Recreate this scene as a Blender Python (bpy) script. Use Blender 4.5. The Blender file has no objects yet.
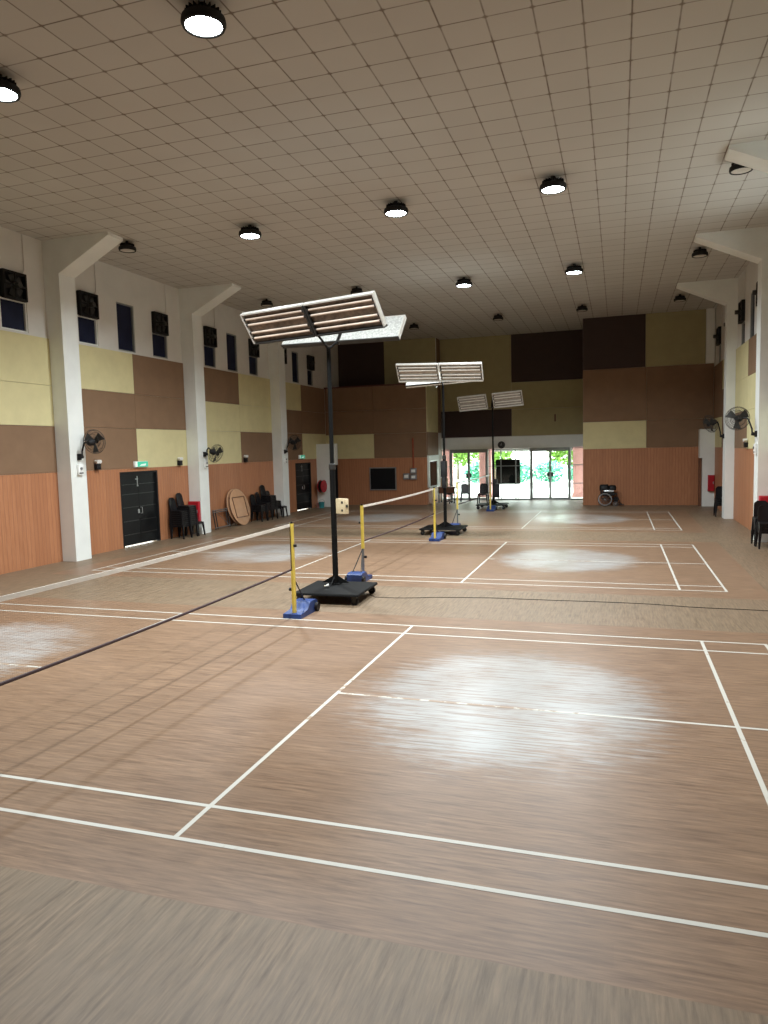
import bpy, math, random
from mathutils import Vector, Matrix
random.seed(7)
PI = math.pi
C = bpy.context.scene.collection
sc = bpy.context.scene

# ------------------------------------------------------------------ nodes
class NT:
    def __init__(s, name):
        s.m = bpy.data.materials.new(name); s.m.use_nodes = True
        s.t = s.m.node_tree; s.t.nodes.clear()
        s.out = s.t.nodes.new('ShaderNodeOutputMaterial')
    def put(s, sock, v):
        if isinstance(v, bpy.types.NodeSocket): s.t.links.new(v, sock)
        elif v is not None:
            if isinstance(v, (tuple, list)) and sock.type == 'RGBA' and len(v) == 3: v = (*v, 1)
            sock.default_value = v
    def n(s, typ, ins=None, **attr):
        nd = s.t.nodes.new('ShaderNode' + typ)
        for k, v in attr.items(): setattr(nd, k, v)
        for k, v in (ins or {}).items(): s.put(nd.inputs[k], v)
        return nd
    def math(s, op, a, b=0.0, c=None, clamp=False):
        nd = s.n('Math', {0: a, 1: b}, operation=op, use_clamp=clamp)
        if c is not None: s.put(nd.inputs[2], c)
        return nd.outputs[0]
    def pos(s): return s.n('TexCoord').outputs['Object']
    def xyz(s, v):
        q = s.n('SeparateXYZ', {0: v}); return q.outputs
    def scale(s, v, f):
        return s.n('VectorMath', {0: v, 1: f}, operation='MULTIPLY').outputs[0]
    def noise(s, v, sc_=5, det=3, rough=.55):
        return s.n('TexNoise', {'Vector': v, 'Scale': sc_, 'Detail': det, 'Roughness': rough}).outputs['Fac']
    def ramp(s, f, a, b, lo=0.0, hi=1.0, smooth=False):
        nd = s.n('MapRange', {0: f, 1: a, 2: b, 3: lo, 4: hi})
        if smooth: nd.interpolation_type = 'SMOOTHSTEP'
        return nd.outputs[0]
    def mix(s, f, a, b, mode='MIX'):
        nd = s.n('Mix', data_type='RGBA', blend_type=mode)
        s.put(nd.inputs[0], f); s.put(nd.inputs[6], a); s.put(nd.inputs[7], b)
        return nd.outputs[2]
    def bsdf(s, col, rough=.5, metal=0.0, bump=None, bstr=.2, bdist=.01, spec=.5):
        b = s.n('BsdfPrincipled', {'Base Color': col, 'Roughness': rough, 'Metallic': metal, 'Specular IOR Level': spec})
        if bump is not None:
            bp = s.n('Bump', {'Height': bump, 'Strength': bstr, 'Distance': bdist})
            s.t.links.new(bp.outputs[0], b.inputs['Normal'])
        s.t.links.new(b.outputs[0], s.out.inputs[0]); return b

def simple(name, col, rough=.5, metal=0.0, var=.12, nsc=6.0, spec=.5, bump=0.0):
    t = NT(name); p = t.pos()
    f = t.noise(p, nsc, 4)
    dk = tuple(c * (1 - var) for c in col); lt = tuple(min(1, c * (1 + var)) for c in col)
    t.bsdf(t.mix(t.ramp(f, .3, .7), dk, lt), rough, metal, f if bump else None, bump, .005, spec)
    return t.m

M = {}
M['white_paint'] = simple('white_paint', (.79, .82, .79), .55, var=.05, nsc=1.5)
M['plaster'] = simple('plaster', (.68, .67, .63), .7, var=.05, nsc=1.2)
M['beam_white'] = simple('beam_white', (.62, .62, .60), .6, var=.04)
M['yellow_panel'] = simple('yellow_panel', (.64, .58, .32), .8, var=.05, nsc=2.5, bump=.1)
M['brown_panel'] = simple('brown_panel', (.225, .135, .076), .8, var=.06, nsc=2.5, bump=.1)
M['olive_panel'] = simple('olive_panel', (.36, .315, .165), .8, var=.05, nsc=2.5, bump=.1)
M['dark_panel'] = simple('dark_panel', (.045, .026, .022), .8, var=.06, nsc=2.5)
M['black_plastic'] = simple('black_plastic', (.009, .008, .009), .45, var=.2, spec=.22)
M['black_metal'] = simple('black_metal', (.012, .012, .013), .6, var=.25, nsc=9, spec=.25)
M['pole_black'] = simple('pole_black', (.006, .006, .006), .65, var=.25, spec=.15)
M['dark_metal'] = simple('dark_metal', (.035, .034, .032), .5, .3, var=.25)
M['grey_metal'] = simple('grey_metal', (.28, .28, .28), .4, .6, var=.15)
M['hatch_brown'] = simple('hatch_brown', (.085, .035, .018), .95, spec=.05)
M['silver'] = simple('silver', (.55, .56, .57), .35, .8, var=.1)
M['panel_rim'] = simple('panel_rim', (.70, .69, .64), .4, .1, var=.08, nsc=14)
M['reflector'] = simple('reflector', (.21, .17, .14), .4, .3, var=.45, nsc=9)
M['tube_white'] = simple('tube_white', (.62, .50, .41), .3, var=.25, nsc=2)
M['reflector_pale'] = simple('reflector_pale', (.46, .42, .37), .35, .3, var=.2, nsc=9)  # paler reflector and tubes for the second and third carts
M['tube_pale'] = simple('tube_pale', (.82, .79, .72), .3, var=.08, nsc=2)
M['tray_back'] = simple('tray_back', (.62, .63, .60), .55, var=.3, nsc=30)
M['post_yellow'] = simple('post_yellow', (.70, .53, .09), .4, var=.12, nsc=8)
M['base_blue'] = simple('base_blue', (.014, .042, .165), .45, var=.25, nsc=10)
M['tape_white'] = simple('tape_white', (.75, .71, .64), .7, var=.06)
M['rope_dark'] = simple('rope_dark', (.035, .012, .014), .7, var=.2, nsc=40)
M['net_string'] = simple('net_string', (.06, .035, .03), .8)
M['line_paint'] = None
M['beige_plastic'] = simple('beige_plastic', (.55, .44, .27), .5, var=.08, nsc=20)
M['white_plastic'] = simple('white_plastic', (.78, .78, .75), .4, var=.04)
M['red_paint'] = simple('red_paint', (.42, .010, .022), .4, var=.1)
M['red_pipe'] = simple('red_pipe', (.30, .05, .015), .5, var=.1)
M['door_black'] = simple('door_black', (.007, .008, .009), .4, var=.25, spec=.25)
M['door_line'] = simple('door_line', (.07, .07, .07), .3, .6)
M['screen_black'] = simple('screen_black', (.006, .007, .009), .35, var=.15, spec=.2)
M['alu_grey'] = simple('alu_grey', (.30, .32, .31), .4, .4, var=.06)
M['table_top'] = simple('table_top', (.52, .30, .17), .45, var=.08, nsc=5)
M['table_edge'] = simple('table_edge', (.16, .075, .04), .5)
M['desk_wood'] = simple('desk_wood', (.15, .06, .03), .45, var=.2)
M['chair_grey'] = simple('chair_grey', (.14, .15, .17), .5)
M['teal_plastic'] = simple('teal_plastic', (.05, .30, .32), .4)
M['pink_plastic'] = simple('pink_plastic', (.6, .3, .28), .4)
M['carton'] = simple('carton', (.50, .36, .20), .8)
M['porch_pillar'] = simple('porch_pillar', (.72, .36, .34), .7, var=.06)
M['porch_roof'] = simple('porch_roof', (.6, .6, .58), .7)
M['concrete'] = simple('concrete', (.72, .74, .72), .8, var=.05, nsc=1)
M['teal_net'] = simple('teal_net', (.10, .46, .36), .8, var=.4, nsc=3)
M['leaf'] = simple('leaf', (.18, .34, .05), .6, var=.5, nsc=1.3)
M['leaf_teal'] = simple('leaf_teal', (.08, .36, .22), .6, var=.4, nsc=1.3)
M['bark'] = simple('bark', (.12, .08, .05), .8)
M['ledge_red'] = simple('ledge_red', (.10, .03, .022), .6)
M['feather'] = simple('feather', (.8, .79, .75), .7)
M['cork'] = simple('cork', (.7, .6, .45), .7)

def wood_panel():
    t = NT('ribbed_wood'); p = t.pos(); x, y, z = t.xyz(p)
    a = t.math('ADD', x, y)
    w = t.math('PINGPONG', t.math('MULTIPLY', a, 1.0), .06)            # rib profile, one rib every 12 cm
    groove = t.ramp(w, 0.0, .010)
    cell = t.math('FLOOR', t.math('MULTIPLY', a, 1 / .24))
    rnd = t.n('TexWhiteNoise', {'W': cell}, noise_dimensions='1D').outputs['Value']
    g = t.noise(t.scale(p, (14, 14, .8)), 3, 3)
    c = t.mix(t.ramp(g, .3, .7), (.40, .165, .075), (.50, .225, .108))
    c = t.mix(t.math('MULTIPLY', rnd, .45), c, (.33, .13, .06))
    c = t.mix(t.math('MULTIPLY', t.math('SUBTRACT', 1.0, groove), .55), c, (.15, .05, .025))
    t.bsdf(c, .5, 0, groove, .5, .008)
    return t.m
M['ribbed_wood'] = wood_panel()

def ceiling_mat():
    t = NT('ceiling_tiles'); p = t.pos(); x, y, z = t.xyz(p)
    def seam(v, ph, per=.5735):
        u = t.math('PINGPONG', t.math('SUBTRACT', v, ph - 100 * per), per / 2)
        return u
    sx, sy = seam(x, .15), seam(y, 9.925)
    d = t.math('MINIMUM', sx, sy); dm = t.math('MAXIMUM', sx, sy)
    n = t.noise(p, 2.2, 3)
    line = t.ramp(d, .004, .017, smooth=True)
    wob = t.ramp(n, .35, .6)
    lw = t.math('MULTIPLY', t.math('SUBTRACT', 1.0, line), t.ramp(n, .3, .65, .45, .9))
    hyp = t.math('SQRT', t.math('ADD', t.math('MULTIPLY', sx, sx), t.math('MULTIPLY', sy, sy)))
    dot = t.math('SUBTRACT', 1.0, t.ramp(hyp, .018, .05, smooth=True))
    cx = t.math('FLOOR', t.math('MULTIPLY', t.math('SUBTRACT', x, .15), 1 / .5735))
    cy = t.math('FLOOR', t.math('MULTIPLY', t.math('SUBTRACT', y, 9.925), 1 / .5735))
    rnd = t.n('TexWhiteNoise', {'Vector': t.n('CombineXYZ', {0: cx, 1: cy}).outputs[0]}, noise_dimensions='2D').outputs['Value']
    c = t.mix(rnd, (.525, .518, .485), (.555, .548, .515))
    c = t.mix(t.ramp(t.noise(p, .5, 2), .35, .65), c, t.mix(.5, c, (.49, .48, .45)))
    c = t.mix(lw, c, (.13, .10, .075))
    c = t.mix(t.math('MULTIPLY', dot, .6), c, (.16, .12, .085))
    t.bsdf(c, .75, 0, t.math('MINIMUM', line, 1.0), .3, .004)
    return t.m
M['ceiling'] = ceiling_mat()

NETX = -4.88
COURTS = [4.07, 13.66, 23.02]
def floor_mat():
    t = NT('vinyl_plank_floor'); p = t.pos(); x, y, z = t.xyz(p)
    mids = [c + 3.05 for c in COURTS]
    zone = None
    for m in mids:
        k = t.math('COMPARE', y, m, 3.65)
        zone = k if zone is None else t.math('MAXIMUM', zone, k)
    zone = t.math('MULTIPLY', zone, t.math('COMPARE', x, NETX, 7.35))
    # walkway planks run along the hall, court planks run across it
    def planks(u, v, wid, ln):
        row = t.math('FLOOR', t.math('MULTIPLY', v, 1 / wid))
        sh = t.n('TexWhiteNoise', {'W': row}, noise_dimensions='1D').outputs['Value']
        col = t.math('FLOOR', t.math('ADD', t.math('MULTIPLY', u, 1 / ln), t.math('MULTIPLY', sh, 3.7)))
        return t.n('TexWhiteNoise', {'Vector': t.n('CombineXYZ', {0: row, 1: col}).outputs[0]}, noise_dimensions='2D').outputs['Value']
    rc, rw = planks(x, y, .18, 1.2), planks(y, x, .18, 1.2)
    gc = t.noise(t.scale(p, (1.3, 16, 1)), 2.2, 5, .65)
    gc2 = t.noise(t.scale(p, (.5, 5, 1)), 2.0, 3, .6)
    gw = t.noise(t.scale(p, (16, 1.3, 1)), 2.2, 5, .65)
    gw2 = t.noise(t.scale(p, (6, .6, 1)), 2.0, 3, .6)
    big = t.noise(p, .35, 3)
    cc = t.mix(t.ramp(gc, .3, .7), (.08, .043, .024), (.30, .188, .113))
    cc = t.mix(t.math('MULTIPLY', t.ramp(gc2, .35, .7), .45), cc, (.29, .188, .118))
    cc = t.mix(t.math('MULTIPLY', rc, .30), cc, (.15, .092, .058))
    cw = t.mix(t.ramp(gw, .3, .7), (.075, .05, .028), (.265, .188, .118))
    cw = t.mix(t.math('MULTIPLY', t.ramp(gw2, .35, .7), .4), cw, (.275, .205, .135))
    cw = t.mix(t.math('MULTIPLY', rw, .30), cw, (.17, .13, .088))
    # worn, chalky patches in the middle of each half court, broken up along the grain
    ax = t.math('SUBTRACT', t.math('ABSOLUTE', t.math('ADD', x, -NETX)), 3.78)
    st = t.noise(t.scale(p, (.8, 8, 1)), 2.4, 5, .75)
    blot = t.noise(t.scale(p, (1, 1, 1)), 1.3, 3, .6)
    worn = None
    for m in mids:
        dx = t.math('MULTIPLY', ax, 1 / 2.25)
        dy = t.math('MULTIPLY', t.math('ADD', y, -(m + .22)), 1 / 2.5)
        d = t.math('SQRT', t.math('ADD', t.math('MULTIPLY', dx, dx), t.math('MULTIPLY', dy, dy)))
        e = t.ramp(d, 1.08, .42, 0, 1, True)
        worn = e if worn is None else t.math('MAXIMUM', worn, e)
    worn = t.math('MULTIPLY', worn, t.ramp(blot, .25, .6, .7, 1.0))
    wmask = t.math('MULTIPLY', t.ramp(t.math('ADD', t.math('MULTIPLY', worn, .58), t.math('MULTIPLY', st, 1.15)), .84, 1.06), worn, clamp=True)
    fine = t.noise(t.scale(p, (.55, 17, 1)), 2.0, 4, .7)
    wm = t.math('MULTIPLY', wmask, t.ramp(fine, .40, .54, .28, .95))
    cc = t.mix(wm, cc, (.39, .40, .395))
    c = t.mix(zone, cw, cc)
    # scuffs
    sp = t.noise(t.scale(p, (3, 5, 1)), 2.0, 2)
    c = t.mix(t.ramp(sp, .76, .80, 0, .6), c, (.10, .06, .04))
    c = t.mix(t.ramp(big, .35, .7, 0, .18), c, (.25, .16, .11))
    r = t.mix(zone, t.n('CombineXYZ', {0: .45, 1: .45, 2: .45}).outputs[0], t.n('CombineXYZ', {0: .38, 1: .38, 2: .38}).outputs[0])
    rough = t.math('SUBTRACT', t.math('ADD', t.xyz(r)[0], t.math('MULTIPLY', gc2, .08)), t.math('MULTIPLY', worn, .10))
    hgt = t.math('ADD', t.math('MULTIPLY', gc, .6), t.math('MULTIPLY', st, .6))
    t.bsdf(c, rough, 0, hgt, .12, .004, t.math('ADD', .36, t.math('MULTIPLY', worn, .2)))
    return t.m
M['floor'] = floor_mat()

def line_mat():
    t = NT('court_line_paint'); p = t.pos()
    w = t.noise(t.scale(p, (1, 1, 1)), 7, 3)
    big = t.noise(p, 1.1, 2)
    x, y, z = t.xyz(p); ax = t.math('SUBTRACT', t.math('ABSOLUTE', t.math('ADD', x, -NETX)), 3.2); foot = None
    for c0 in COURTS:                                              # lines are rubbed away where players stand
        dx = t.math('MULTIPLY', ax, 1 / 1.7); dy = t.math('MULTIPLY', t.math('ADD', y, -(c0 + 3.05)), 1 / 1.6)
        e = t.ramp(t.math('SQRT', t.math('ADD', t.math('MULTIPLY', dx, dx), t.math('MULTIPLY', dy, dy))), 1.0, .5, 0, 1)
        foot = e if foot is None else t.math('MAXIMUM', foot, e)
    f = t.ramp(t.math('SUBTRACT', t.math('ADD', w, t.math('MULTIPLY', big, .35)), t.math('MULTIPLY', foot, .27)), .42, .50)
    t.bsdf(t.mix(f, (.33, .24, .17), (.53, .515, .46)), .5)
    return t.m
M['line_paint'] = line_mat()

def glass_mat(name, tint, refl=.5):
    t = NT(name)
    tr = t.n('BsdfTransparent', {0: (*tint, 1)}); gl = t.n('BsdfGlossy', {0: (1, 1, 1, 1), 'Roughness': .03})
    fr = t.n('Fresnel', {'IOR': 1.45})
    mx = t.n('MixShader', {0: t.math('MULTIPLY', fr.outputs[0], refl), 1: tr.outputs[0], 2: gl.outputs[0]})
    t.t.links.new(mx.outputs[0], t.out.inputs[0]); return t.m
M['clear_glass'] = glass_mat('clear_glass', (.93, .97, .95), .8)
M['tinted_glass'] = simple('tinted_glass', (.016, .020, .045), .2, var=.2, nsc=2, spec=.12)

def emit(name, col, s):
    t = NT(name); e = t.n('Emission', {0: (*col, 1), 1: s}); t.t.links.new(e.outputs[0], t.out.inputs[0]); return t.m
LAMP_E = 30.0
LAMP_W = 365.0
M['lamp_lit'] = emit('lamp_lit', (.88, .97, 1.0), LAMP_E)
M['lamp_off'] = simple('lamp_off', (.55, .53, .48), .4)
def exit_mat():
    t = NT('exit_green'); b = t.bsdf((.05, .50, .32), .4)
    b.inputs['Emission Color'].default_value = (.06, .60, .40, 1); b.inputs['Emission Strength'].default_value = .35
    return t.m
M['exit_green'] = exit_mat()
def exit_w():
    t = NT('exit_white'); b = t.bsdf((.75, .85, .78), .4)
    b.inputs['Emission Color'].default_value = (.7, .95, .8, 1); b.inputs['Emission Strength'].default_value = .35
    return t.m
M['exit_white'] = exit_w()

# ------------------------------------------------------------------ mesh builder
class MB:
    def __init__(s): s.v = []; s.f = []; s.sm = []
    def add(s, vs, fs, smooth=False, mat=None):
        b = len(s.v)
        for q in vs:
            q = Vector(q); s.v.append(tuple(mat @ q if mat else q))
        for i, f in enumerate(fs):
            s.f.append([b + k for k in f]); s.sm.append(smooth if isinstance(smooth, bool) else smooth[i])
        return s
    def box(s, x0, x1, y0, y1, z0, z1, mat=None):
        v = [(x, y, z) for z in (z0, z1) for y in (y0, y1) for x in (x0, x1)]
        return s.add(v, [(0, 2, 3, 1), (4, 5, 7, 6), (0, 1, 5, 4), (2, 6, 7, 3), (0, 4, 6, 2), (1, 3, 7, 5)], False, mat)
    def bbox(s, x0, x1, y0, y1, z0, z1, r=.01, mat=None):
        """box with chamfered vertical edges and top rim"""
        pts = [(x0 + r, y0), (x1 - r, y0), (x1, y0 + r), (x1, y1 - r), (x1 - r, y1), (x0 + r, y1), (x0, y1 - r), (x0, y0 + r)]
        cx, cy = (x0 + x1) / 2, (y0 + y1) / 2
        def ring(z, ins):
            return [(px - (ins if px > cx else -ins), py - (ins if py > cy else -ins), z) for px, py in pts]
        v = ring(z0, 0) + ring(z1 - r, 0) + ring(z1, r * .7)
        f = [tuple(range(7, -1, -1)), tuple(range(16, 24))]
        for k in (0, 8):
            for i in range(8):
                j = (i + 1) % 8; f.append((k + i, k + j, k + 8 + j, k + 8 + i))
        return s.add(v, f, False, mat)
    def prism(s, poly, y0, y1, axis='y', mat=None):
        """polygon in the plane across `axis`, extruded"""
        n = len(poly)
        def P(a, b, t):
            return {'y': (a, t, b), 'x': (t, a, b), 'z': (a, b, t)}[axis]
        v = [P(a, b, y0) for a, b in poly] + [P(a, b, y1) for a, b in poly]
        f = [tuple(range(n)), tuple(range(2 * n - 1, n - 1, -1))] + [(i, n + i, n + (i + 1) % n, (i + 1) % n) for i in range(n)]
        return s.add(v, f, False, mat)
    def cyl(s, p0, p1, r0, r1=None, n=14, caps=True, mat=None):
        r1 = r0 if r1 is None else r1
        p0, p1 = Vector(p0), Vector(p1); d = (p1 - p0).normalized()
        a = d.orthogonal().normalized(); b = d.cross(a)
        v = []
        for p, r in ((p0, r0), (p1, r1)):
            for i in range(n):
                t = 2 * PI * i / n; v.append(p + (a * math.cos(t) + b * math.sin(t)) * r)
        f = [(i, (i + 1) % n, n + (i + 1) % n, n + i) for i in range(n)]; sm = [True] * n
        if caps: f += [tuple(range(n - 1, -1, -1)), tuple(range(n, 2 * n))]; sm += [False, False]
        return s.add(v, f, sm, mat)
    def tube(s, path, r, n=8, closed=False, mat=None):
        P = [Vector(p) for p in path]; m = len(P); v = []; prev = None
        for i, p in enumerate(P):
            if closed: d = P[(i + 1) % m] - P[i - 1]
            else: d = P[min(i + 1, m - 1)] - P[max(i - 1, 0)]
            d.normalize()
            if prev is None: a = d.orthogonal().normalized()
            else: a = (prev - d * prev.dot(d)).normalized()
            prev = a; b = d.cross(a)
            for k in range(n):
                t = 2 * PI * k / n; v.append(p + (a * math.cos(t) + b * math.sin(t)) * r)
        f = []
        for i in range(m if closed else m - 1):
            j = (i + 1) % m
            for k in range(n): f.append((i * n + k, i * n + (k + 1) % n, j * n + (k + 1) % n, j * n + k))
        sm = [True] * len(f)
        if not closed:
            f += [tuple(range(n - 1, -1, -1)), tuple(range((m - 1) * n, m * n))]; sm += [False, False]
        return s.add(v, f, sm, mat)
    def lathe(s, prof, n=24, mat=None):
        """profile of (r, z) about the z axis"""
        v = [(r * math.cos(2 * PI * k / n), r * math.sin(2 * PI * k / n), z) for r, z in prof for k in range(n)]
        f = []
        for i in range(len(prof) - 1):
            for k in range(n): f.append((i * n + k, i * n + (k + 1) % n, (i + 1) * n + (k + 1) % n, (i + 1) * n + k))
        sm = [True] * len(f)
        closed = prof[0] == prof[-1]
        if prof[0][0] > 1e-6 and not closed: f.append(tuple(range(n - 1, -1, -1))); sm.append(False)
        if prof[-1][0] > 1e-6 and not closed: f.append(tuple(range((len(prof) - 1) * n, len(prof) * n))); sm.append(False)
        return s.add(v, f, sm, mat)
    def sheet(s, rows, th=.004, mat=None):
        """a surface through rows of points, given thickness along its normals"""
        R = [[Vector(p) for p in r] for r in rows]; a, b = len(R), len(R[0]); N = []
        for i in range(a):
            for j in range(b):
                du = R[min(i + 1, a - 1)][j] - R[max(i - 1, 0)][j]; dv = R[i][min(j + 1, b - 1)] - R[i][max(j - 1, 0)]
                N.append(du.cross(dv).normalized())
        top = [R[i][j] + N[i * b + j] * th / 2 for i in range(a) for j in range(b)]
        bot = [R[i][j] - N[i * b + j] * th / 2 for i in range(a) for j in range(b)]
        f = []; o = a * b
        for i in range(a - 1):
            for j in range(b - 1):
                q = (i * b + j, (i + 1) * b + j, (i + 1) * b + j + 1, i * b + j + 1)
                f.append(q); f.append(tuple(o + k for k in reversed(q)))
        ed = [j for j in range(b)] + [i * b + b - 1 for i in range(1, a)] + [(a - 1) * b + j for j in range(b - 2, -1, -1)] + [i * b for i in range(a - 2, 0, -1)]
        for k in range(len(ed)):
            p, q = ed[k], ed[(k + 1) % len(ed)]; f.append((p, q, o + q, o + p))
        return s.add(top + bot, f, True, mat)
    def build(s, name, mat, parent=None, **tags):
        me = bpy.data.meshes.new(name); me.from_pydata([tuple(q) for q in s.v], [], s.f)
        me.polygons.foreach_set('use_smooth', s.sm); me.update()
        bm_fix(me)
        me.materials.append(M[mat] if isinstance(mat, str) else mat)
        try: me.set_sharp_from_angle(angle=math.radians(40))
        except Exception: pass
        o = bpy.data.objects.new(name, me); C.objects.link(o)
        if parent is not None: o.parent = parent
        for k, v in tags.items(): o[k] = v
        return o

import bmesh
def bm_fix(me):
    b = bmesh.new(); b.from_mesh(me); bmesh.ops.recalc_face_normals(b, faces=b.faces); b.to_mesh(me); b.free()

def thing(name, label, cat, loc=(0, 0, 0), rz=0.0, group=None, rot=None):
    o = bpy.data.objects.new(name, None); C.objects.link(o); o.empty_display_size = .1
    o.location = loc; o.rotation_euler = rot if rot else (0, 0, rz)
    o['label'] = label; o['category'] = cat; o['kind'] = 'thing'
    if group: o['group'] = group
    return o
def struct(o, label, cat):
    o['kind'] = 'structure'; o['label'] = label; o['category'] = cat; return o
def sempty(name, label, cat, loc=(0, 0, 0), rz=0):
    o = thing(name, label, cat, loc, rz); o['kind'] = 'structure'; return o
def tag(o, label, cat, group=None):
    o['label'] = label; o['category'] = cat; o['kind'] = 'thing'
    if group: o['group'] = group
    return o
def dup(root, loc, label, group=None, rz=None, rot=None):
    r = root.copy(); C.objects.link(r); r.location = loc
    if rz is not None: r.rotation_euler = (0, 0, rz)
    if rot is not None: r.rotation_euler = rot
    r['label'] = label
    if group: r['group'] = group
    elif 'group' in r: del r['group']
    for ch in list(root.children):
        c = ch.copy(); C.objects.link(c); c.parent = r
        for g in list(ch.children):
            d = g.copy(); C.objects.link(d); d.parent = c
    return r
def rotm(yaw=0, pitch=0, roll=0, loc=(0, 0, 0)):
    return Matrix.Translation(loc) @ Matrix.Rotation(yaw, 4, 'Z') @ Matrix.Rotation(pitch, 4, 'X') @ Matrix.Rotation(roll, 4, 'Y')
def aim(loc, d, up=(0, 0, 1)):
    """matrix taking local +z onto d"""
    d = Vector(d).normalized(); x = Vector(up).cross(d)
    if x.length < 1e-4: x = Vector((1, 0, 0))
    x.normalize(); y = d.cross(x)
    m = Matrix((x, y, d)).transposed().to_4x4(); m.translation = loc
    return m

# ------------------------------------------------------------------ camera
F, YAW, PITCH, ROLL, H = 721.8363, .3142, -.0874, -.025, 2.6372
cy_, sy_ = math.cos(YAW), math.sin(YAW); cp_, sp_ = math.cos(PITCH), math.sin(PITCH)
fwd = Vector((-sy_ * cp_, cy_ * cp_, sp_)); right = Vector((cy_, sy_, 0)); up = right.cross(fwd)
cr_, sr_ = math.cos(ROLL), math.sin(ROLL)
r2 = right * cr_ + up * sr_; u2 = -right * sr_ + up * cr_
cam = bpy.data.objects.new('camera', bpy.data.cameras.new('camera')); C.objects.link(cam)
mm = Matrix((r2, u2, -fwd)).transposed().to_4x4(); mm.translation = (0, 0, H); cam.matrix_world = mm
cam.data.sensor_fit = 'HORIZONTAL'; cam.data.sensor_width = 36; cam.data.lens = 36 * F / 768
cam.data.clip_end = 300
sc.camera = cam

# ------------------------------------------------------------------ shell
WL, WR, ZC = -13.4, 3.72, 7.9
YB, YF = -9.0, 35.2
TH = .25
floor = struct(MB().box(WL - TH, WR + TH, YB, YF + .3, -.12, 0).build('floor', 'floor'),
               'wood-look vinyl plank floor with three badminton courts marked in white', 'floor')
ceil_o = struct(MB().box(WL - TH, WR + TH, YB, YF + .3, ZC, ZC + .15).build('ceiling', 'ceiling'),
                'high flat ceiling of square beige tiles with dark seams', 'ceiling')
LW = .0195
def court(y0):
    m = MB(); z0, z1 = 0.0, .0016
    def hx(x0, x1, v): m.box(NETX + x0, NETX + x1, y0 + v - LW, y0 + v + LW, z0, z1)
    def hy(u, v0, v1): m.box(NETX + u - LW, NETX + u + LW, y0 + v0 - LW, y0 + v1 + LW, z0, z1 + .0004)
    for v in (0, .46, 5.64, 6.1): hx(-6.7, 6.7, v)
    for sgn in (-1, 1):
        for u in (1.98, 5.94, 6.7): hy(sgn * u, 0, 6.1)
        hx(min(sgn * 1.98, sgn * 6.7), max(sgn * 1.98, sgn * 6.7), 3.05)
    return m
for y0 in COURTS: court(y0).build('court_lines', 'line_paint', floor)

# columns ---------------------------------------------------------------
COLY = [9.4, 15.0, 20.8, 26.45]
COLN = ['nearest', 'second', 'third', 'fourth']
for i, yc in enumerate(COLY):
    for side in (-1, 1):
        yc = COLY[i] + ((.5 if side < 0 else .35) if i == 3 else 0)
        if side < 0: xw, xf, xt, zk = WL, -12.95, -11.46, 7.08
        else: xw, xf, xt, zk = WR, 3.41, 1.88, 7.12
        poly = [(xw, 0), (xf, 0), (xf, zk), (xt, ZC - .07), (xt, ZC), (xw, ZC)]
        if side < 0: pass
        o = MB().prism(poly, yc - .275, yc + .275).build('column', 'white_paint')
        lab = {(-1, 0): 'white wall column on the left wall before the first wide yellow panel',
               (-1, 1): 'white column with a slanted bracket just before the black double door',
               (-1, 2): 'white column with a slanted bracket between the black chairs and the round table',
               (-1, 3): 'white column at the last chair stack before the far left exit door',
               (1, 0): 'white right-wall column above the camera side of the hall',
               (1, 1): 'right-wall column whose slanted bracket tip is nearest in view',
               (1, 2): 'right-wall white column beside the black chair stack and red cabinet',
               (1, 3): 'farther right-wall white column beside the far wheelchair corner'}[(side, i)]
        struct(o, lab, 'column')

# walls -----------------------------------------------------------------
def holed(m, plane, t0, t1, a0, a1, z0, z1, holes):
    """boxes filling the a-z rectangle except the holes; plane 'x' or 'y' is the wall's normal"""
    A = sorted({a0, a1} | {h[0] for h in holes} | {h[1] for h in holes}); A = [a for a in A if a0 <= a <= a1]
    for p, q in zip(A, A[1:]):
        mid = (p + q) / 2; cuts = sorted([(h[2], h[3]) for h in holes if h[0] < mid < h[1]])
        z = z0
        for c0, c1 in cuts + [(z1, z1)]:
            if c0 > z + 1e-6:
                if plane == 'x': m.box(t0, t1, p, q, z, c0)
                else: m.box(p, q, t0, t1, z, c0)
            z = max(z, c1)
WZ0, WZ1 = 5.60, 6.94
LWIN = [(13.32, 14.12), (15.82, 16.58), (17.40, 18.17), (19.0, 19.76), (21.88, 22.62), (23.41, 24.15), (25.04, 25.74), (27.5, 28.22), (28.9, 29.58), (30.5, 31.12)]
LFAN = [0, 1, 3, 4, 6, 7, 9]
DOORS = [(17.10, 18.86, 0, 2.16), (28.80, 30.46, 0, 2.10)]
m = MB(); holed(m, 'x', WL - TH, WL, YB, YF, 0, ZC, [(a, b, WZ0, WZ1) for a, b in LWIN] + DOORS)
wall_left = struct(m.build('wall_left', 'plaster'), 'long left hall wall with high windows, colour panels and ribbed wood below', 'wall')
m = MB(); holed(m, 'x', WR, WR + TH, YB, YF, 0, ZC, [(a, b, WZ0, WZ1) for a, b in LWIN])
wall_right = struct(m.build('wall_right', 'plaster'), 'long right hall wall with high windows, colour panels and ribbed wood below', 'wall')
wall_back = struct(MB().box(WL, WR, YB - TH, YB, 0, ZC).build('wall_back', 'brown_panel'), 'plain wall behind the camera', 'wall')

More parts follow.
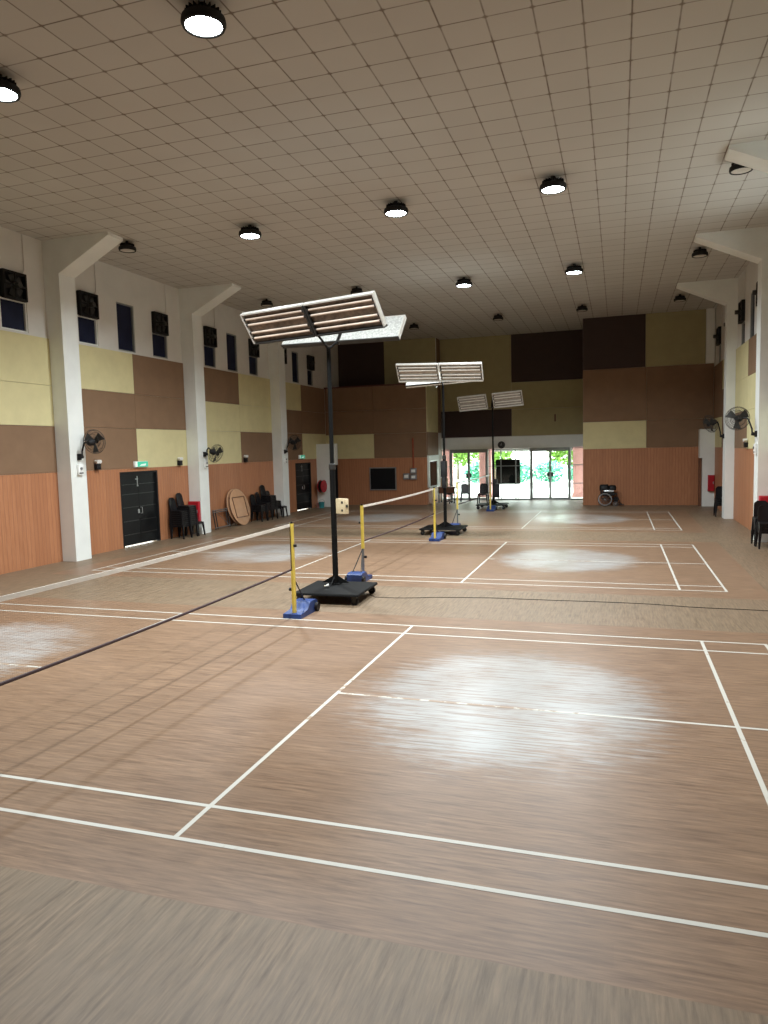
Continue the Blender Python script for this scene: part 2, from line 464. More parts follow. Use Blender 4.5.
PT = .035
def xpanel(x, sgn, y0, y1, z0, z1, mat, parent):
    g = .004
    MB().box(min(x, x + sgn * PT), max(x, x + sgn * PT), y0 + g, y1 - g, z0 + g, z1 - g).build('acoustic_panel', mat, parent)
def xwood(x, sgn, y0, y1, z1, parent, holes=()):
    m = MB(); t = .03; holed(m, 'x', min(x, x + sgn * t), max(x, x + sgn * t), y0, y1, 0, z1, list(holes)); m.build('wood_panelling', 'ribbed_wood', parent)
Yl, Br, Dk = 'yellow_panel', 'brown_panel', 'dark_panel'
for (x, sgn, par, dz, end) in ((WL, 1, wall_left, 0.0, 32.35), (WR, -1, wall_right, .12, 32.15)):
    b = [2.25 + dz, 3.40 + dz, 4.40 + dz, 5.55 + dz * .4]
    bays = [(YB + .02, 9.12, YB / 2 + 4), (9.68, 14.79, 12.2), (15.35, 20.52, 17.95), (21.08, 26.67 if sgn > 0 else 26.5, 24.09), (27.23 if sgn > 0 else 27.1, end, 29.63)]
    pat = [[(Br, Yl), (Yl, Br), (Yl, Br)], [(Br, Br), (Yl, Yl), (Yl, Yl)], [(Br, Yl), (Br, Br), (Yl, Br)], [(Yl, Br), (Yl, Yl), (Br, Yl)], [(Br, Yl), (Br, Br), (Yl, Br)]]
    if sgn < 0:
        pat[3] = [(Yl, Br), (Yl, Yl), (Br, Yl)]
    for (y0, y1, ym), pp in zip(bays, pat):
        for k in range(3):
            xpanel(x, sgn, y0, ym, b[k], b[k + 1], pp[k][0], par); xpanel(x, sgn, ym, y1, b[k], b[k + 1], pp[k][1], par)
        xwood(x, sgn, y0, y1, b[0], par, [d for d in DOORS if y0 < d[0] < y1] if sgn > 0 else ())

# left block: a room with a ledge roof at 5.56
XB = -8.37
YL, YU = 32.4, 34.4
wfar = sempty('wall_far_left', 'far end wall block on the left with brown and yellow panels above ribbed wood', 'wall')
m = MB(); m.box(WL, XB - .2, YL, YL + .2, 0, 5.55)
m.build('wall_face', 'plaster', wfar)
m = MB(); holed(m, 'x', XB - .2, XB, YL, YF, 0, 5.55, [(32.62, 34.45, .80, 2.12)])
m.build('wall_side', 'plaster', wfar)
MB().box(WL, XB, YL - .03, YU, 5.55, 5.62).build('ledge', 'ledge_red', wfar)
MB().box(WL, XB, YU, YU + .15, 5.62, ZC).build('upper_wall', 'plaster', wfar)
MB().box(XB - .2, XB, YU + .15, YF, 5.62, ZC).build('upper_side', Dk, wfar)
MB().box(XB - .005, XB + .03, YU + .19, YF - .01, 3.35, ZC - .01).build('acoustic_panel', Br, wfar)
def ypanel(y, x0, x1, z0, z1, mat, parent, g=.004):
    MB().box(x0 + g, x1 - g, y - PT, y, z0 + g, z1 - g).build('acoustic_panel', mat, parent)
def ywood(y, x0, x1, z1, parent): MB().box(x0, x1, y - .03, y, 0, z1).build('wood_panelling', 'ribbed_wood', parent)
ywood(YL, WL + .03, XB, 2.20, wfar)
for a, bq, k in ((WL + .04, -10.93, 0), (-10.93, XB, 1)):
    ypanel(YL, a, bq, 2.20, 3.34, (Yl, Br)[k], wfar); ypanel(YL, a, bq, 3.34, 4.45, Br, wfar); ypanel(YL, a, bq, 4.45, 5.55, Br, wfar)
ypanel(YU, WL, -10.97, 5.62, ZC, Dk, wfar); ypanel(YU, -10.97, XB, 5.62, ZC, 'olive_panel', wfar)
MB().box(XB, XB + PT, YL, YU + .1, 3.36, 5.54).build('acoustic_panel', Yl, wfar)
MB().box(XB, XB + PT, YL, YU + .1, 2.28, 3.36).build('acoustic_panel', Br, wfar)
MB().box(XB, XB + .03, YL, YF, 0, .78).build('wood_panelling', 'ribbed_wood', wfar)
# hatch window in the side of the block
w = sempty('window_11', 'white framed service hatch with brown board inside in the side of the far left block', 'window', (XB, 0, 0))
m = MB()
m.box(-.05, .05, 32.5, 32.72, .78, 2.26); m.box(-.05, .05, 34.15, 34.5, .78, 2.26); m.box(-.05, .05, 32.72, 34.15, 2.0, 2.26); m.box(-.05, .09, 32.5, 34.5, .74, .82)
m.build('window_frame', 'white_paint', w)
MB().box(.0, .03, 32.73, 34.14, .83, 1.99).build('shutter_board', 'hatch_brown', w)

# recess wall over the glass front
wrec = sempty('wall_far', 'recessed far wall with large dark and olive panels over the glass entrance', 'wall')
MB().box(XB, -1.42, YF, YF + .2, 3.06, ZC).build('wall_face', 'plaster', wrec)
ypanel(YF, XB + .04, -4.86, 4.39, ZC, 'olive_panel', wrec); ypanel(YF, XB + .04, -4.86, 3.09, 4.39, Dk, wrec)
ypanel(YF, -4.86, -1.44, 5.64, ZC, Dk, wrec); ypanel(YF, -4.86, -1.44, 4.36, 5.64, 'olive_panel', wrec); ypanel(YF, -4.86, -1.44, 3.09, 4.36, 'olive_panel', wrec)
MB().box(XB, -1.42, YF - .04, YF + .2, 2.50, 3.07).build('lintel_beam', 'white_paint', wrec)
MB().box(-2.85, -2.79, YF - .07, YF - .03, 3.72, 4.06).build('small_bracket', 'ledge_red', wrec)
# right block
YR = 32.2
wfr = sempty('wall_far_right', 'far end wall block on the right with a dark top panel and ribbed wood below', 'wall')
MB().box(-1.42, WR, YR, YR + .2, 0, ZC).build('wall_face', 'plaster', wfr)
MB().box(-1.42, -1.22, YR + .2, YF + .2, 0, ZC).build('wall_side', 'plaster', wfr)
ywood(YR, -1.42, WR - .03, 2.40, wfr)
ypanel(YR, -1.42, 1.13, 2.40, 3.54, Yl, wfr); ypanel(YR, 1.13, WR - .04, 2.40, 3.54, Br, wfr)
ypanel(YR, -1.42, 1.13, 3.54, 5.74, Br, wfr); ypanel(YR, 1.13, WR - .04, 3.54, 5.74, Br, wfr)
ypanel(YR, -1.42, 1.08, 5.74, ZC, Dk, wfr); ypanel(YR, 1.08, 3.36, 5.74, ZC, 'olive_panel', wfr)
MB().box(3.37, WR - .04, YR - .12, YR, 5.74, ZC).build('upper_pier', 'white_paint', wfr)

# white screen blocks in the two far corners
o = MB(); o.box(-13.37, -12.36, 31.15, 31.30, 1.95, 2.93); o.box(-13.37, -12.50, 31.15, 31.30, 0, 1.95)
struct(o.build('partition_left', 'white_paint'), 'tall white screen wall in the far left corner behind the fire hose reel', 'partition')
o = MB(); o.box(3.14, 3.69, 31.6, 32.165, 1.95, 3.10); o.box(3.24, 3.69, 31.6, 32.165, 0, 1.95)
struct(o.build('partition_right', 'white_paint'), 'tall white screen wall in the far right corner carrying the red cabinet', 'partition')
struct(MB().box(-12.495, -12.365, 31.19, 31.25, 0, 1.945).build('door_5', 'door_black'), 'dark doorway leaf at the edge of the far left white screen', 'door')
struct(MB().box(3.14, 3.235, 31.8, 32.165, 0, 1.94).build('door_6', 'desk_wood'), 'dark doorway leaf at the edge of the far right white screen', 'door')

# ------------------------------------------------------------------ windows and exhaust fans
def rail_window(i, x, sgn, y0, y1, half, label):
    w = sempty('window_%d' % i, label, 'window', (x, (y0 + y1) / 2, 0))
    h = (y1 - y0) / 2; t = .035; zt = 6.32 if half else WZ1
    a, b = (-.14, -.02) if sgn > 0 else (.02, .14)
    m = MB(); m.box(a, b, -h, -h + t, WZ0, zt); m.box(a, b, h - t, h, WZ0, zt); m.box(a, b, -h + t, h - t, WZ0, WZ0 + t); m.box(a, b, -h + t, h - t, zt - t, zt)
    m.build('window_frame', 'white_paint' if half and i < 3 else 'alu_grey', w)
    c = (a + b) / 2
    MB().box(c - .006, c + .006, -h + t, h - t, WZ0 + t, zt - t).build('window_pane', 'tinted_glass', w)
    if half: MB().box(a, b, -h, h, zt, WZ1).build('blanking_board', 'black_metal', w)
ordw = ['cut by the picture edge before the first column', 'just past the first column, fan above it', 'without a fan, second after the first column', 'third after the first column, fan above it',
        'just past the second column, fan above it', 'without a fan, second after the second column', 'half hidden by the light panel, fan above it',
        'just past the third column, fan above it', 'without a fan, second after the third column', 'last before the far corner, fan above it']
for i, (a, b) in enumerate(LWIN):
    rail_window(i + 1, WL, 1, a, b, i in LFAN, 'narrow dark blue high window on the left wall, ' + ordw[i])
for k, i in enumerate((3, 4, 5, 6, 7, 8, 9)):
    a, b = LWIN[i]
    rail_window(21 + k, WR, -1, a, b, i in LFAN, 'narrow dark high window on the right wall, ' + ['just before', 'just past', 'second past', 'third past', 'beyond', 'second beyond', 'last beyond'][k] + (' the chair-side column' if k < 4 else ' the farther right column'))

def exhaust_fan():
    r = thing('exhaust_fan', 'x', 'exhaust fan')
    s, d = .345, .10
    m = MB()
    for (a, b, c, e) in ((-s, s, -.32, -.27), (-s, s, .27, .32), (-s, -s + .05, -.27, .27), (s - .05, s, -.27, .27)): m.box(.0, d, a, b, c, e)
    m.build('housing', 'black_metal', r)
    mo = MB(); mo.cyl((.02, 0, 0), (.24, 0, 0), .075, .065, 16); mo.build('motor', 'dark_metal', r)
    br = MB(); br.box(.09, .115, -s + .02, s - .02, -.022, .022); br.box(.09, .115, -.02, .02, -.28, .28); br.build('bracket', 'black_metal', r)
    bl = MB()
    for k in range(5):
        t = 2 * PI * k / 5 + .3; R = Matrix.Rotation(t, 4, 'X')
        bl.sheet([[R @ Vector((.04 + .02 * q, u * (.05 + .05 * q), .06 + .19 * q)) for u in (-1, 0, 1)] for q in (0, .5, 1)], .006)
    bl.build('blades', 'dark_metal', r)
    return r
fan0 = exhaust_fan(); used = [False]
def place_fan(x, y, rz, label):
    loc = (x, y, 6.62)
    if not used[0]:
        used[0] = True; fan0.location = loc; fan0.rotation_euler = (0, 0, rz); fan0['label'] = label; fan0['group'] = 'wall exhaust fans'; o = fan0
    else: o = dup(fan0, loc, label, 'wall exhaust fans', rz)
    sg = 1 if rz == 0 else -1
    xw = x + sg * .02
    cable = MB().tube([(xw, y + sg * .3, 6.96), (xw, y + sg * .37, 7.05), (xw, y + sg * .37, ZC)], .012, 6).build('conduit_pipe', 'plaster')
    tag(cable, 'thin ceiling conduit at the ' + label.split(',')[0], 'conduit', 'fan conduits')
fl = ['exhaust fan in the window cut by the left edge', 'exhaust fan just past the nearest left column', 'exhaust fan right above the nearer double door',
      'exhaust fan above the round table', 'exhaust fan left of the nearest light panel', 'exhaust fan just past the far left column', 'exhaust fan nearest the far left corner']
for k, i in enumerate(LFAN):
    a, b = LWIN[i]; place_fan(WL + .001, (a + b) / 2, 0, fl[k])
for k, i in enumerate((4, 6, 7, 9)):
    a, b = LWIN[i]; place_fan(WR - .001, (a + b) / 2, PI, ['exhaust fan past the nearer right column', 'exhaust fan before the farther right column', 'exhaust fan past the farther right column', 'exhaust fan nearest the far right corner'][k])

# ------------------------------------------------------------------ doors, exit signs, emergency lights
def metal_door(i, y0, y1, h, label):
    d = sempty('door_%d' % i, label, 'door', (WL, (y0 + y1) / 2, 0)); w = (y1 - y0) / 2
    m = MB(); m.box(-.2, .032, -w, -w + .06, 0, h); m.box(-.2, .032, w - .06, w, 0, h); m.box(-.2, .032, -w + .06, w - .06, h - .06, h)
    m.build('door_frame', 'black_metal', d)
    for sg in (-1, 1):
        a, b = (-w + .06, -.004) if sg < 0 else (.004, w - .06)
        lf = MB().box(-.08, -.03, a, b, .035, h - .06).build('door_leaf', 'door_black', d)
        m = MB()
        for z in (.33, .72, 1.12, 1.5, 1.78): m.box(-.03, -.024, a + .03, b - .03, z, z + .018)
        m.build('rail', 'door_line', lf)
    hd = MB(); hd.tube([(-.03, .06, .92), (.03, .06, .92), (.03, .06, 1.10), (-.03, .06, 1.10)], .011, 6); hd.bbox(-.03, .0, -.08, -.02, .93, 1.05)
    hd.build('door_handle', 'silver', d)
    bt = MB(); bt.box(-.03, -.012, -.05, -.03, 1.72, 2.02); bt.box(-.03, -.008, -.12, -.02, 1.92, 1.95); bt.box(-.03, -.008, -.06, -.02, 1.72, 1.76); bt.build('door_glint', 'silver', d)  # silver strips shaped to imitate lamp reflections on the leaf
metal_door(1, DOORS[0][0], DOORS[0][1], 2.16, 'black metal double door with horizontal rails below the nearer green exit sign')
metal_door(2, DOORS[1][0], DOORS[1][1], 2.10, 'black double door below the farther green exit sign near the white screen')

def exit_sign(y, z, label, s=1.0):
    r = thing('exit_sign', label, 'exit sign', (WL + PT + .001, y, z), group='green exit signs')
    MB().bbox(0, .07, -.30 * s, .30 * s, -.085 * s, .085 * s, .008).build('housing', 'white_plastic', r)
    MB().box(.07, .078, -.20 * s, .29 * s, -.075 * s, .075 * s).build('sign_face', 'exit_green', r)
    MB().box(.07, .078, -.29 * s, -.205 * s, -.075 * s, .075 * s).build('sign_edge', 'exit_white', r)
    MB().prism([(-.12 * s, -.05 * s), (.16 * s, -.045 * s), (.2 * s, .015 * s), (-.02 * s, .0)], .078, .082, 'x').build('pale_mark', 'exit_white', r)
exit_sign(18.02, 2.365, 'green lit exit sign above the nearer black double door')
exit_sign(29.4, 2.37, 'green lit exit sign above the farther black door by the white screen', .95)
def emergency(x, sg, y, label, z=2.42):
    r = thing('emergency_light', label, 'emergency light', (x + sg * (PT + .001), y, z), 0 if sg > 0 else PI, 'emergency lights on the side walls')
    MB().bbox(0, .10, -.085, .085, -.15, .0, .01).build('housing', 'black_plastic', r)
    m = MB()
    for s in (-.045, .045): m.cyl((.06, s, .0), (.06, s, .03), .018); m.cyl((.02, s, .07), (.12, s, .06), .042, .05, 14)
    m.build('twin_heads', 'white_plastic', r)
emergency(WL, 1, 16.15, 'small emergency light on the brown panel beside the nearest left wall fan')
emergency(WL, 1, 20.0, 'small emergency light on the yellow panel right of the black double door')
emergency(WL, 1, 24.3, 'small emergency light on the brown panel above the leaning round table')
emergency(WR, -1, 23.9, 'small emergency light on the right wall beneath the right wall fan', 2.56)

# ------------------------------------------------------------------ wall fans
def wall_fan(mount, head, face, label, sgn):
    """mount on the column face, head centre, direction the fan blows"""
    r = thing('wall_fan', label, 'wall fan', mount, group='black wall fans on the columns')
    h = Vector(head) - Vector(mount); d = Vector(face).normalized()
    m = MB(); m.box(0, sgn * .05, -.05, .05, -.10, .06); m.cyl((sgn * .03, 0, -.03), (sgn * .13, 0, -.01), .045); m.build('wall_bracket', 'black_metal', r)
    back = h - d * .17
    p0 = Vector((sgn * .11, 0, 0)); top = Vector((p0.x + .1 * sgn, (p0.y * .7 + back.y * .3), max(back.z, .18)))
    MB().tube([p0, p0 + Vector((.01 * sgn, 0, .12)), p0.lerp(top, .75) + Vector((0, 0, .06)), top, top.lerp(back, .5), back], .022, 8).build('arm', 'black_metal', r)
    A = aim(h, d)
    MB().lathe([(.0, -.26), (.05, -.25), (.085, -.20), (.09, -.09), (.06, -.06), (.0, -.055)], 18, A).build('motor', 'black_metal', r)
    g = MB(); R = .31
    def ring(rr, z): g.tube([A @ Vector((rr * math.cos(2 * PI * k / 28), rr * math.sin(2 * PI * k / 28), z)) for k in range(28)], .0045, 5, True)
    prof_f = [(R, 0), (.29, .045), (.22, .075), (.12, .09), (.05, .093)]; prof_b = [(R, 0), (.29, -.05), (.2, -.08), (.09, -.09)]
    for rr, z in prof_f + prof_b[1:]: ring(rr, z)
    for k in range(40):
        t = 2 * PI * k / 40
        for pr in (prof_f, prof_b): g.tube([A @ Vector((rr * math.cos(t), rr * math.sin(t), z)) for rr, z in pr], .0022, 3)
    g.build('guard', 'dark_metal', r)
    MB().lathe([(0, .097), (.05, .095), (.055, .088), (0, .085)], 16, A).build('badge_cap', 'black_metal', r)
    b = MB()
    for k in range(3):
        t = 2 * PI * k / 3 + .4; Rm = A @ Matrix.Rotation(t, 4, 'Z')
        b.sheet([[Rm @ Vector((.04 + q * .23, u * (.035 + .075 * q) + .03 * q, u * .028)) for u in (-1, -.3, .4, 1)] for q in (0, .35, .7, 1)], .004)
    b.cyl(A @ Vector((0, 0, -.03)), A @ Vector((0, 0, .04)), .045)
    b.build('blades', 'dark_metal', r)
wall_fan((-12.949, 15.02, 2.64), (-12.62, 15.24, 3.0), (-.05, .98, .12), 'black wall fan on the column before the black double door', 1)
wall_fan((-12.949, 20.85, 2.62), (-12.55, 20.93, 2.62), (.30, .90, -.35), 'black wall fan on the column left of the leaning round table', 1)
wall_fan((-12.949, 26.9, 2.64), (-12.6, 27.15, 2.98), (.1, .97, 0), 'black wall fan turned away on the far left column by the exit door', 1)
wall_fan((3.409, 20.75, 2.80), (3.0, 21.15, 3.20), (-.40, -.86, 0), 'black wall fan on the nearer right column, guard seen full face', -1)
wall_fan((3.409, 26.8, 2.80), (2.98, 26.9, 3.2), (-.75, -.45, -.35), 'black wall fan on the farther right column by the white screen', -1)
def switch_box(x, sg, y, z, label):
    r = thing('fan_switch', label, 'switch box', (x, y, z), 0 if sg > 0 else PI, 'fan switches on columns')
    MB().bbox(0, .06, -.09, .09, -.13, .13, .01).build('box', 'white_plastic', r)
    MB().cyl((.06, 0, .03), (.09, 0, .03), .035, .03, 14).build('knob', 'grey_metal', r)
    MB().box(.06, .065, -.07, .07, -.10, -.07).build('slot', 'dark_metal', r)
switch_box(-12.949, 1, 15.02, 2.30, 'white fan switch box on the column before the black double door')
switch_box(-12.949, 1, 20.9, 2.28, 'white fan switch box on the column left of the round table')
switch_box(-12.949, 1, 26.92, 2.28, 'white fan switch box on the far left column by the exit door')
switch_box(3.409, -1, 20.75, 2.40, 'white fan switch box on the nearer right column')

# ------------------------------------------------------------------ ceiling lamps
def highbay(lit):
    r = thing('high_bay_lamp', 'x', 'ceiling lamp', group='round high bay lamps')
    MB().cyl((0, 0, 0), (0, 0, -.07), .035).build('stem', 'black_metal', r)
    h = MB().lathe([(.0, -.05), (.09, -.055), (.10, -.10), (.15, -.12), (.205, -.15), (.212, -.20), (.20, -.235), (.175, -.235), (.172, -.215)], 28).build('housing', 'black_metal', r)
    fins = MB()
    for k in range(20):
        fins.box(.09, .17, -.004, .004, -.135, -.07, Matrix.Rotation(2 * PI * k / 20, 4, 'Z'))
    fins.build('cooling_fins', 'black_metal', h)
    MB().lathe([(.172, -.214), (.172, -.224), (0, -.228)], 28).build('lens', 'lamp_lit' if lit else 'lamp_off', r)
    if lit:
        ld = bpy.data.lights.new('led_board', 'AREA'); ld.shape = 'DISK'; ld.size = .34; ld.spread = math.radians(152)
        ld.energy = LAMP_W; ld.color = (.90, .97, 1.0)
        lo = bpy.data.objects.new('led_board', ld); C.objects.link(lo); lo.parent = r; lo.location = (0, 0, -.236)
        r.scale = (1.25, 1.25, 1.1)  # lit lamps enlarged so their size imitates the bloom
    return r
LX = [-11.56, -8.15, -4.57, -1.235, 2.1]
LYR = [.75, 8.05, 15.35, 22.7, 29.7]
LIT = {(1, 1), (1, 2), (1, 3), (2, 1), (2, 2), (2, 3), (3, 2), (3, 3)}
protos = {}
rown = ['', 'nearest row', 'second row', 'third row', 'last row']
coln = ['by the left wall', 'second from the left wall', 'mid hall', 'second from the right wall', 'by the right wall']
LPOS = {(1, 1): (-8.13, 8.34), (1, 2): (-4.66, 7.93), (1, 3): (-1.24, 7.8),
        (2, 0): (-11.55, 15.55), (2, 1): (-8.17, 15.57), (2, 2): (-4.535, 15.31), (2, 3): (-1.234, 15.11), (2, 4): (2.19, 15.5),
        (3, 0): (-11.585, 23.1), (3, 1): (-8.08, 22.6), (3, 2): (-4.59, 22.78), (3, 3): (-1.24, 22.46), (3, 4): (2.12, 22.0),
        (4, 1): (-8.23, 30.07), (4, 2): (-4.58, 29.5), (4, 3): (-1.31, 29.0), (4, 4): (2.11, 28.56)}
for (j, i), (x, y) in LPOS.items():
    lit = (j, i) in LIT
    lab = ('lit' if lit else 'unlit') + ' round ceiling lamp in the ' + rown[j] + ', ' + coln[i]
    loc = (x, y, ZC)
    if lit not in protos:
        protos[lit] = highbay(lit); protos[lit].location = loc; protos[lit]['label'] = lab
    else: dup(protos[lit], loc, lab, 'round high bay lamps')

# ------------------------------------------------------------------ net posts and nets
def net_post(loc, dirn, label, two_tone):
    """dirn: +1 base runs away from the camera, -1 towards it"""
    r = thing('net_post', label, 'net post', loc, 0 if dirn > 0 else PI, 'badminton net posts')
    w = .155
    poly = [(-.10, 0), (.52, 0), (.56, .05), (.56, .17), (.50, .20), (.28, .20), (.16, .09), (-.10, .07)]
    m = MB(); m.prism([(b, c) for b, c in poly], -w, w, 'x'); base = m.build('weighted_base', 'base_blue', r)
    for s in (-1, 1): MB().cyl((s * (w + .002), .5, .075), (s * (w + .045), .5, .075), .075, .07, 18).build('wheel', 'black_plastic', base)
    
    t = .026
    if two_tone:
        MB().box(-t, t, -t, t, .62, 1.50).build('post_tube', 'post_yellow', r)
        MB().box(-t * .8, t * .8, -t * .8, t * .8, .07, .64).build('lower_tube', 'grey_metal', r)
    else:
        MB().box(-t, t, -t, t, .07, 1.50).build('post_tube', 'post_yellow', r)
    MB().cyl((0, 0, 1.50), (0, 0, 1.53), .022, .018, 10).build('top_cap', 'black_plastic', r)
    m = MB()
    for s in ((-1, 1) if two_tone else (0,)): m.cyl((0, .02, .62), (s * .09, .40, .19), .011, .011, 8)
    m.build('brace', 'dark_metal', r)
    MB().cyl((t, 0, 1.15), (t + .045, 0, 1.15), .022, .022, 10).build('tension_knob', 'black_plastic', r); MB().cyl((-t, 0, .45), (-t - .05, 0, .45), .026, .026, 10).build('tension_knob', 'black_plastic', r)
    return r
PX = -4.885
net_post((PX, 10.30, 0), 1, 'yellow net post on a blue wedge base nearest the camera, by the front light cart', False)
net_post((PX, 3.86, 0), -1, 'yellow net post at the camera end of the nearest net', True)
net_post((-4.94, 13.75, 0), -1, 'yellow and grey net post on a blue base behind the front light cart', True)
net_post((-4.92, 19.75, 0), 1, 'yellow net post on a blue base before the second light cart', False)
net_post((-4.95, 22.95, 0), -1, 'yellow and grey net post with two stays just behind the second light cart', True)
net_post((-4.92, 29.15, 0), 1, 'yellow net post on a blue base in front of the farthest light cart', False)

def net(p0, p1, label, dark=False):
    """net hung between two post tops, x/y ends"""
    r = thing('badminton_net', label, 'net', (0, 0, 0), group='badminton nets')
    a, b = Vector((*p0, 0)), Vector((*p1, 0)); L = (b - a).length; n = 24
    def top(t): return 1.50 - .035 * 4 * t * (1 - t) * .6
    def bot(t): return .775 - .03 * 4 * t * (1 - t)
    def P(t, z): q = a.lerp(b, t); return Vector((q.x, q.y, z))
    rows = [[P(k / n, top(k / n)) for k in range(n + 1)], [P(k / n, top(k / n) - .022) for k in range(n + 1)], [P(k / n, top(k / n) - .044) for k in range(n + 1)]]
    MB().sheet(rows, .008).build('top_tape', 'tape_white' if not dark else 'grey_metal', r)
    MB().tube([P(k / n, bot(k / n)) for k in range(n + 1)], .016, 6).build('bottom_rope', 'rope_dark', r)
    m = MB()
    for t in (0.0, 1.0): m.tube([P(t, top(t)), P(t, (top(t) + bot(t)) / 2), P(t, bot(t))], .008, 5)
    m.build('side_rope', 'rope_dark', r)
    m = MB(); th = .0003
    e = (b - a).normalized()
    nc = int(L / .024)
    for k in range(1, nc):
        t = k / nc; p, q = P(t, bot(t)), P(t, top(t) - .044)
        m.add([p - e * th, p + e * th, q + e * th, q - e * th], [(0, 1, 2, 3)])
    for k in range(1, 28):
        f = k / 28; ps = []
        for i in range(n + 1):
            t = i / n; z = bot(t) * (1 - f) + (top(t) - .044) * f; ps += [P(t, z - th), P(t, z + th)]
        m.add(ps, [(2 * i, 2 * i + 2, 2 * i + 3, 2 * i + 1) for i in range(n)])
    m.build('mesh', 'net_string', r)
net((PX, 3.92), (PX, 10.24), 'nearest badminton net with white top tape and dark bottom rope, left of the front cart')
net((-4.94, 13.81), (-4.92, 19.69), 'badminton net between the first and second light carts')
net((-4.95, 23.01), (-4.92, 29.09), 'farthest badminton net, before the glass entrance', True)

# ------------------------------------------------------------------ mobile light carts
def light_wing(parent, mid, yaw, length, w, rise, sgn, roll=0.0, gap=0.0, ntube=4, pale_trays=False):
    """one hinged bank of two fluorescent trays; inner long edge passes through mid, outer edge is raised"""
    e = Vector((math.cos(yaw), math.sin(yaw), math.sin(roll))).normalized()
    nrm = Vector((-math.sin(yaw), math.cos(yaw), 0)) * sgn
    wv = (nrm * math.cos(rise) + Vector((0, 0, 1)) * math.sin(rise)).normalized()
    z = e.cross(wv); z.normalize()
    if z.z > 0: z = -z                                             # lamp side looks down and out
    mt = Matrix((e, wv, z)).transposed().to_4x4(); mt.translation = mid
    bank = MB(); half = length / 2
    bank.box(-half, half, -.012, .012, -.02, .02, mt)
    wing = bank.build('light_wing', 'dark_metal', parent)
    for s in (-1, 1):
        a, b = (gap / 2 + .012, half) if s > 0 else (-half, -gap / 2 - .012)
        m = MB(); t = .025; d = .075
        m.box(a, b, w - t, w, -.01, d, mt)
        if s > 0: m.box(b - t, b, t, w - t, -.01, d, mt)
        else: m.box(a, a + t, t, w - t, -.01, d, mt)
        m.build('tray_rim', 'panel_rim', wing)
        m = MB(); m.box(a, b, 0, t, -.01, d, mt)
        if s > 0: m.box(a, a + t, t, w - t, -.01, d, mt)
        else: m.box(b - t, b, t, w - t, -.01, d, mt)
        m.build('inner_rim', 'panel_rim' if pale_trays else 'dark_metal', wing)
        m = MB(); m.box(a + t, b - t, t, w - t, -.008, .006, mt); m.build('tray_back', 'tray_back', wing)
        m = MB(); m.box(a + t, b - t, t, w - t, .007, .012, mt); m.build('reflector', 'reflector_pale' if pale_trays else 'reflector', wing)
        for k in range(ntube):
            yy = t + (w - 2 * t) * ((.17, .36, .64, .83)[k] if ntube == 4 else (k + .5) / ntube)
            q = MB(); q.cyl(mt @ Vector((a + t + .035, yy, .045)), mt @ Vector((b - t - .035, yy, .045)), .02, .02, 10)
            q.build('fluorescent_tube', 'tube_pale' if pale_trays else 'tube_white', wing)
            q = MB()
            for xx in (a + t, b - t - .035): q.box(xx, xx + .035, yy - .022, yy + .022, .012, .07, mt)
            q.build('lamp_holder', 'dark_metal', wing)
    return wing
def light_cart(loc, rz, label, deck, pole, ptop, wings, socket=None, control=None, pale_trays=False):
    r = thing('light_cart', label, 'light stand', loc, rz, 'mobile court light stands')
    x0, x1, y0, y1 = deck; zt = .20
    m = MB(); m.bbox(x0, x1, y0, y1, .16, zt, .012); dk = m.build('deck', 'pole_black', r)
    for cx in (x0 + .09, x1 - .09):
        for cyy in (y0 + .09, y1 - .09):
            f = MB(); f.box(cx - .03, cx + .03, cyy - .035, cyy - .028, .055, .13); f.box(cx - .03, cx + .03, cyy + .028, cyy + .035, .055, .13); f.box(cx - .05, cx + .05, cyy - .045, cyy + .045, .125, .16)
            c = f.build('caster', 'dark_metal', r)
            MB().cyl((cx, cyy - .025, .065), (cx, cyy + .025, .065), .065, .065, 18).build('wheel', 'black_plastic', c)
    px, py = pole
    m = MB(); m.box(px - .1, px + .1, py - .1, py + .1, zt, zt + .02)
    for a in range(4):
        R = Matrix.Translation((px, py, zt + .02)) @ Matrix.Rotation(a * PI / 2, 4, 'Z')
        m.prism([(.05, 0), (.27, 0), (.05, .13)], -.008, .008, 'y', R)
    m.build('pole_foot', 'pole_black', r)
    MB().cyl((px, py, zt + .02), (px, py, 2.30), .052, .052, 18).build('lower_pole', 'pole_black', r)
    MB().lathe([(.052, 2.28), (.062, 2.29), (.062, 2.38), (.038, 2.40)], 18, Matrix.Translation((px, py, 0))).build('collar', 'dark_metal', r)
    MB().cyl((px, py, 2.38), (px, py, ptop), .038, .036, 16).build('upper_pole', 'pole_black', r)
    m = MB()
    for wg in wings: m.cyl((px, py, ptop - .03), wg[0], .022, .02, 8)
    m.build('yoke', 'pole_black', r)
    for (mid, yaw, ln, w, rise, sgn, roll, gap) in wings: light_wing(r, Vector(mid), yaw, ln, w, rise, sgn, roll, gap, 4, pale_trays)
    if socket:
        sx, sy, sz = socket
        Rm = rotm(math.radians(-28), 0, 0, (px + sx, py + sy, sz))
        b = MB().bbox(-.125, .125, -.05, .05, -.135, .135, .012, Rm).build('socket_box', 'beige_plastic', r)
        for q in ((.03, .075, -.055, -.048, .05, .09), (.03, .07, -.055, -.048, -.09, -.055), (.11, .14, -.03, .01, -.02, .03)): MB().box(*q, Rm).build('socket', 'dark_metal', b)
        MB().box(-.16, -.10, -.02, .06, -.06, .06, Rm).build('clamp', 'dark_metal', b)
    if control:
        for (sx, sy, sz, hw, hh) in control:
            MB().bbox(px + sx - hw, px + sx + hw, py + sy - .1, py + sy + .1, sz - hh, sz + hh, .015).build('control_box', 'black_metal', r)
    return r
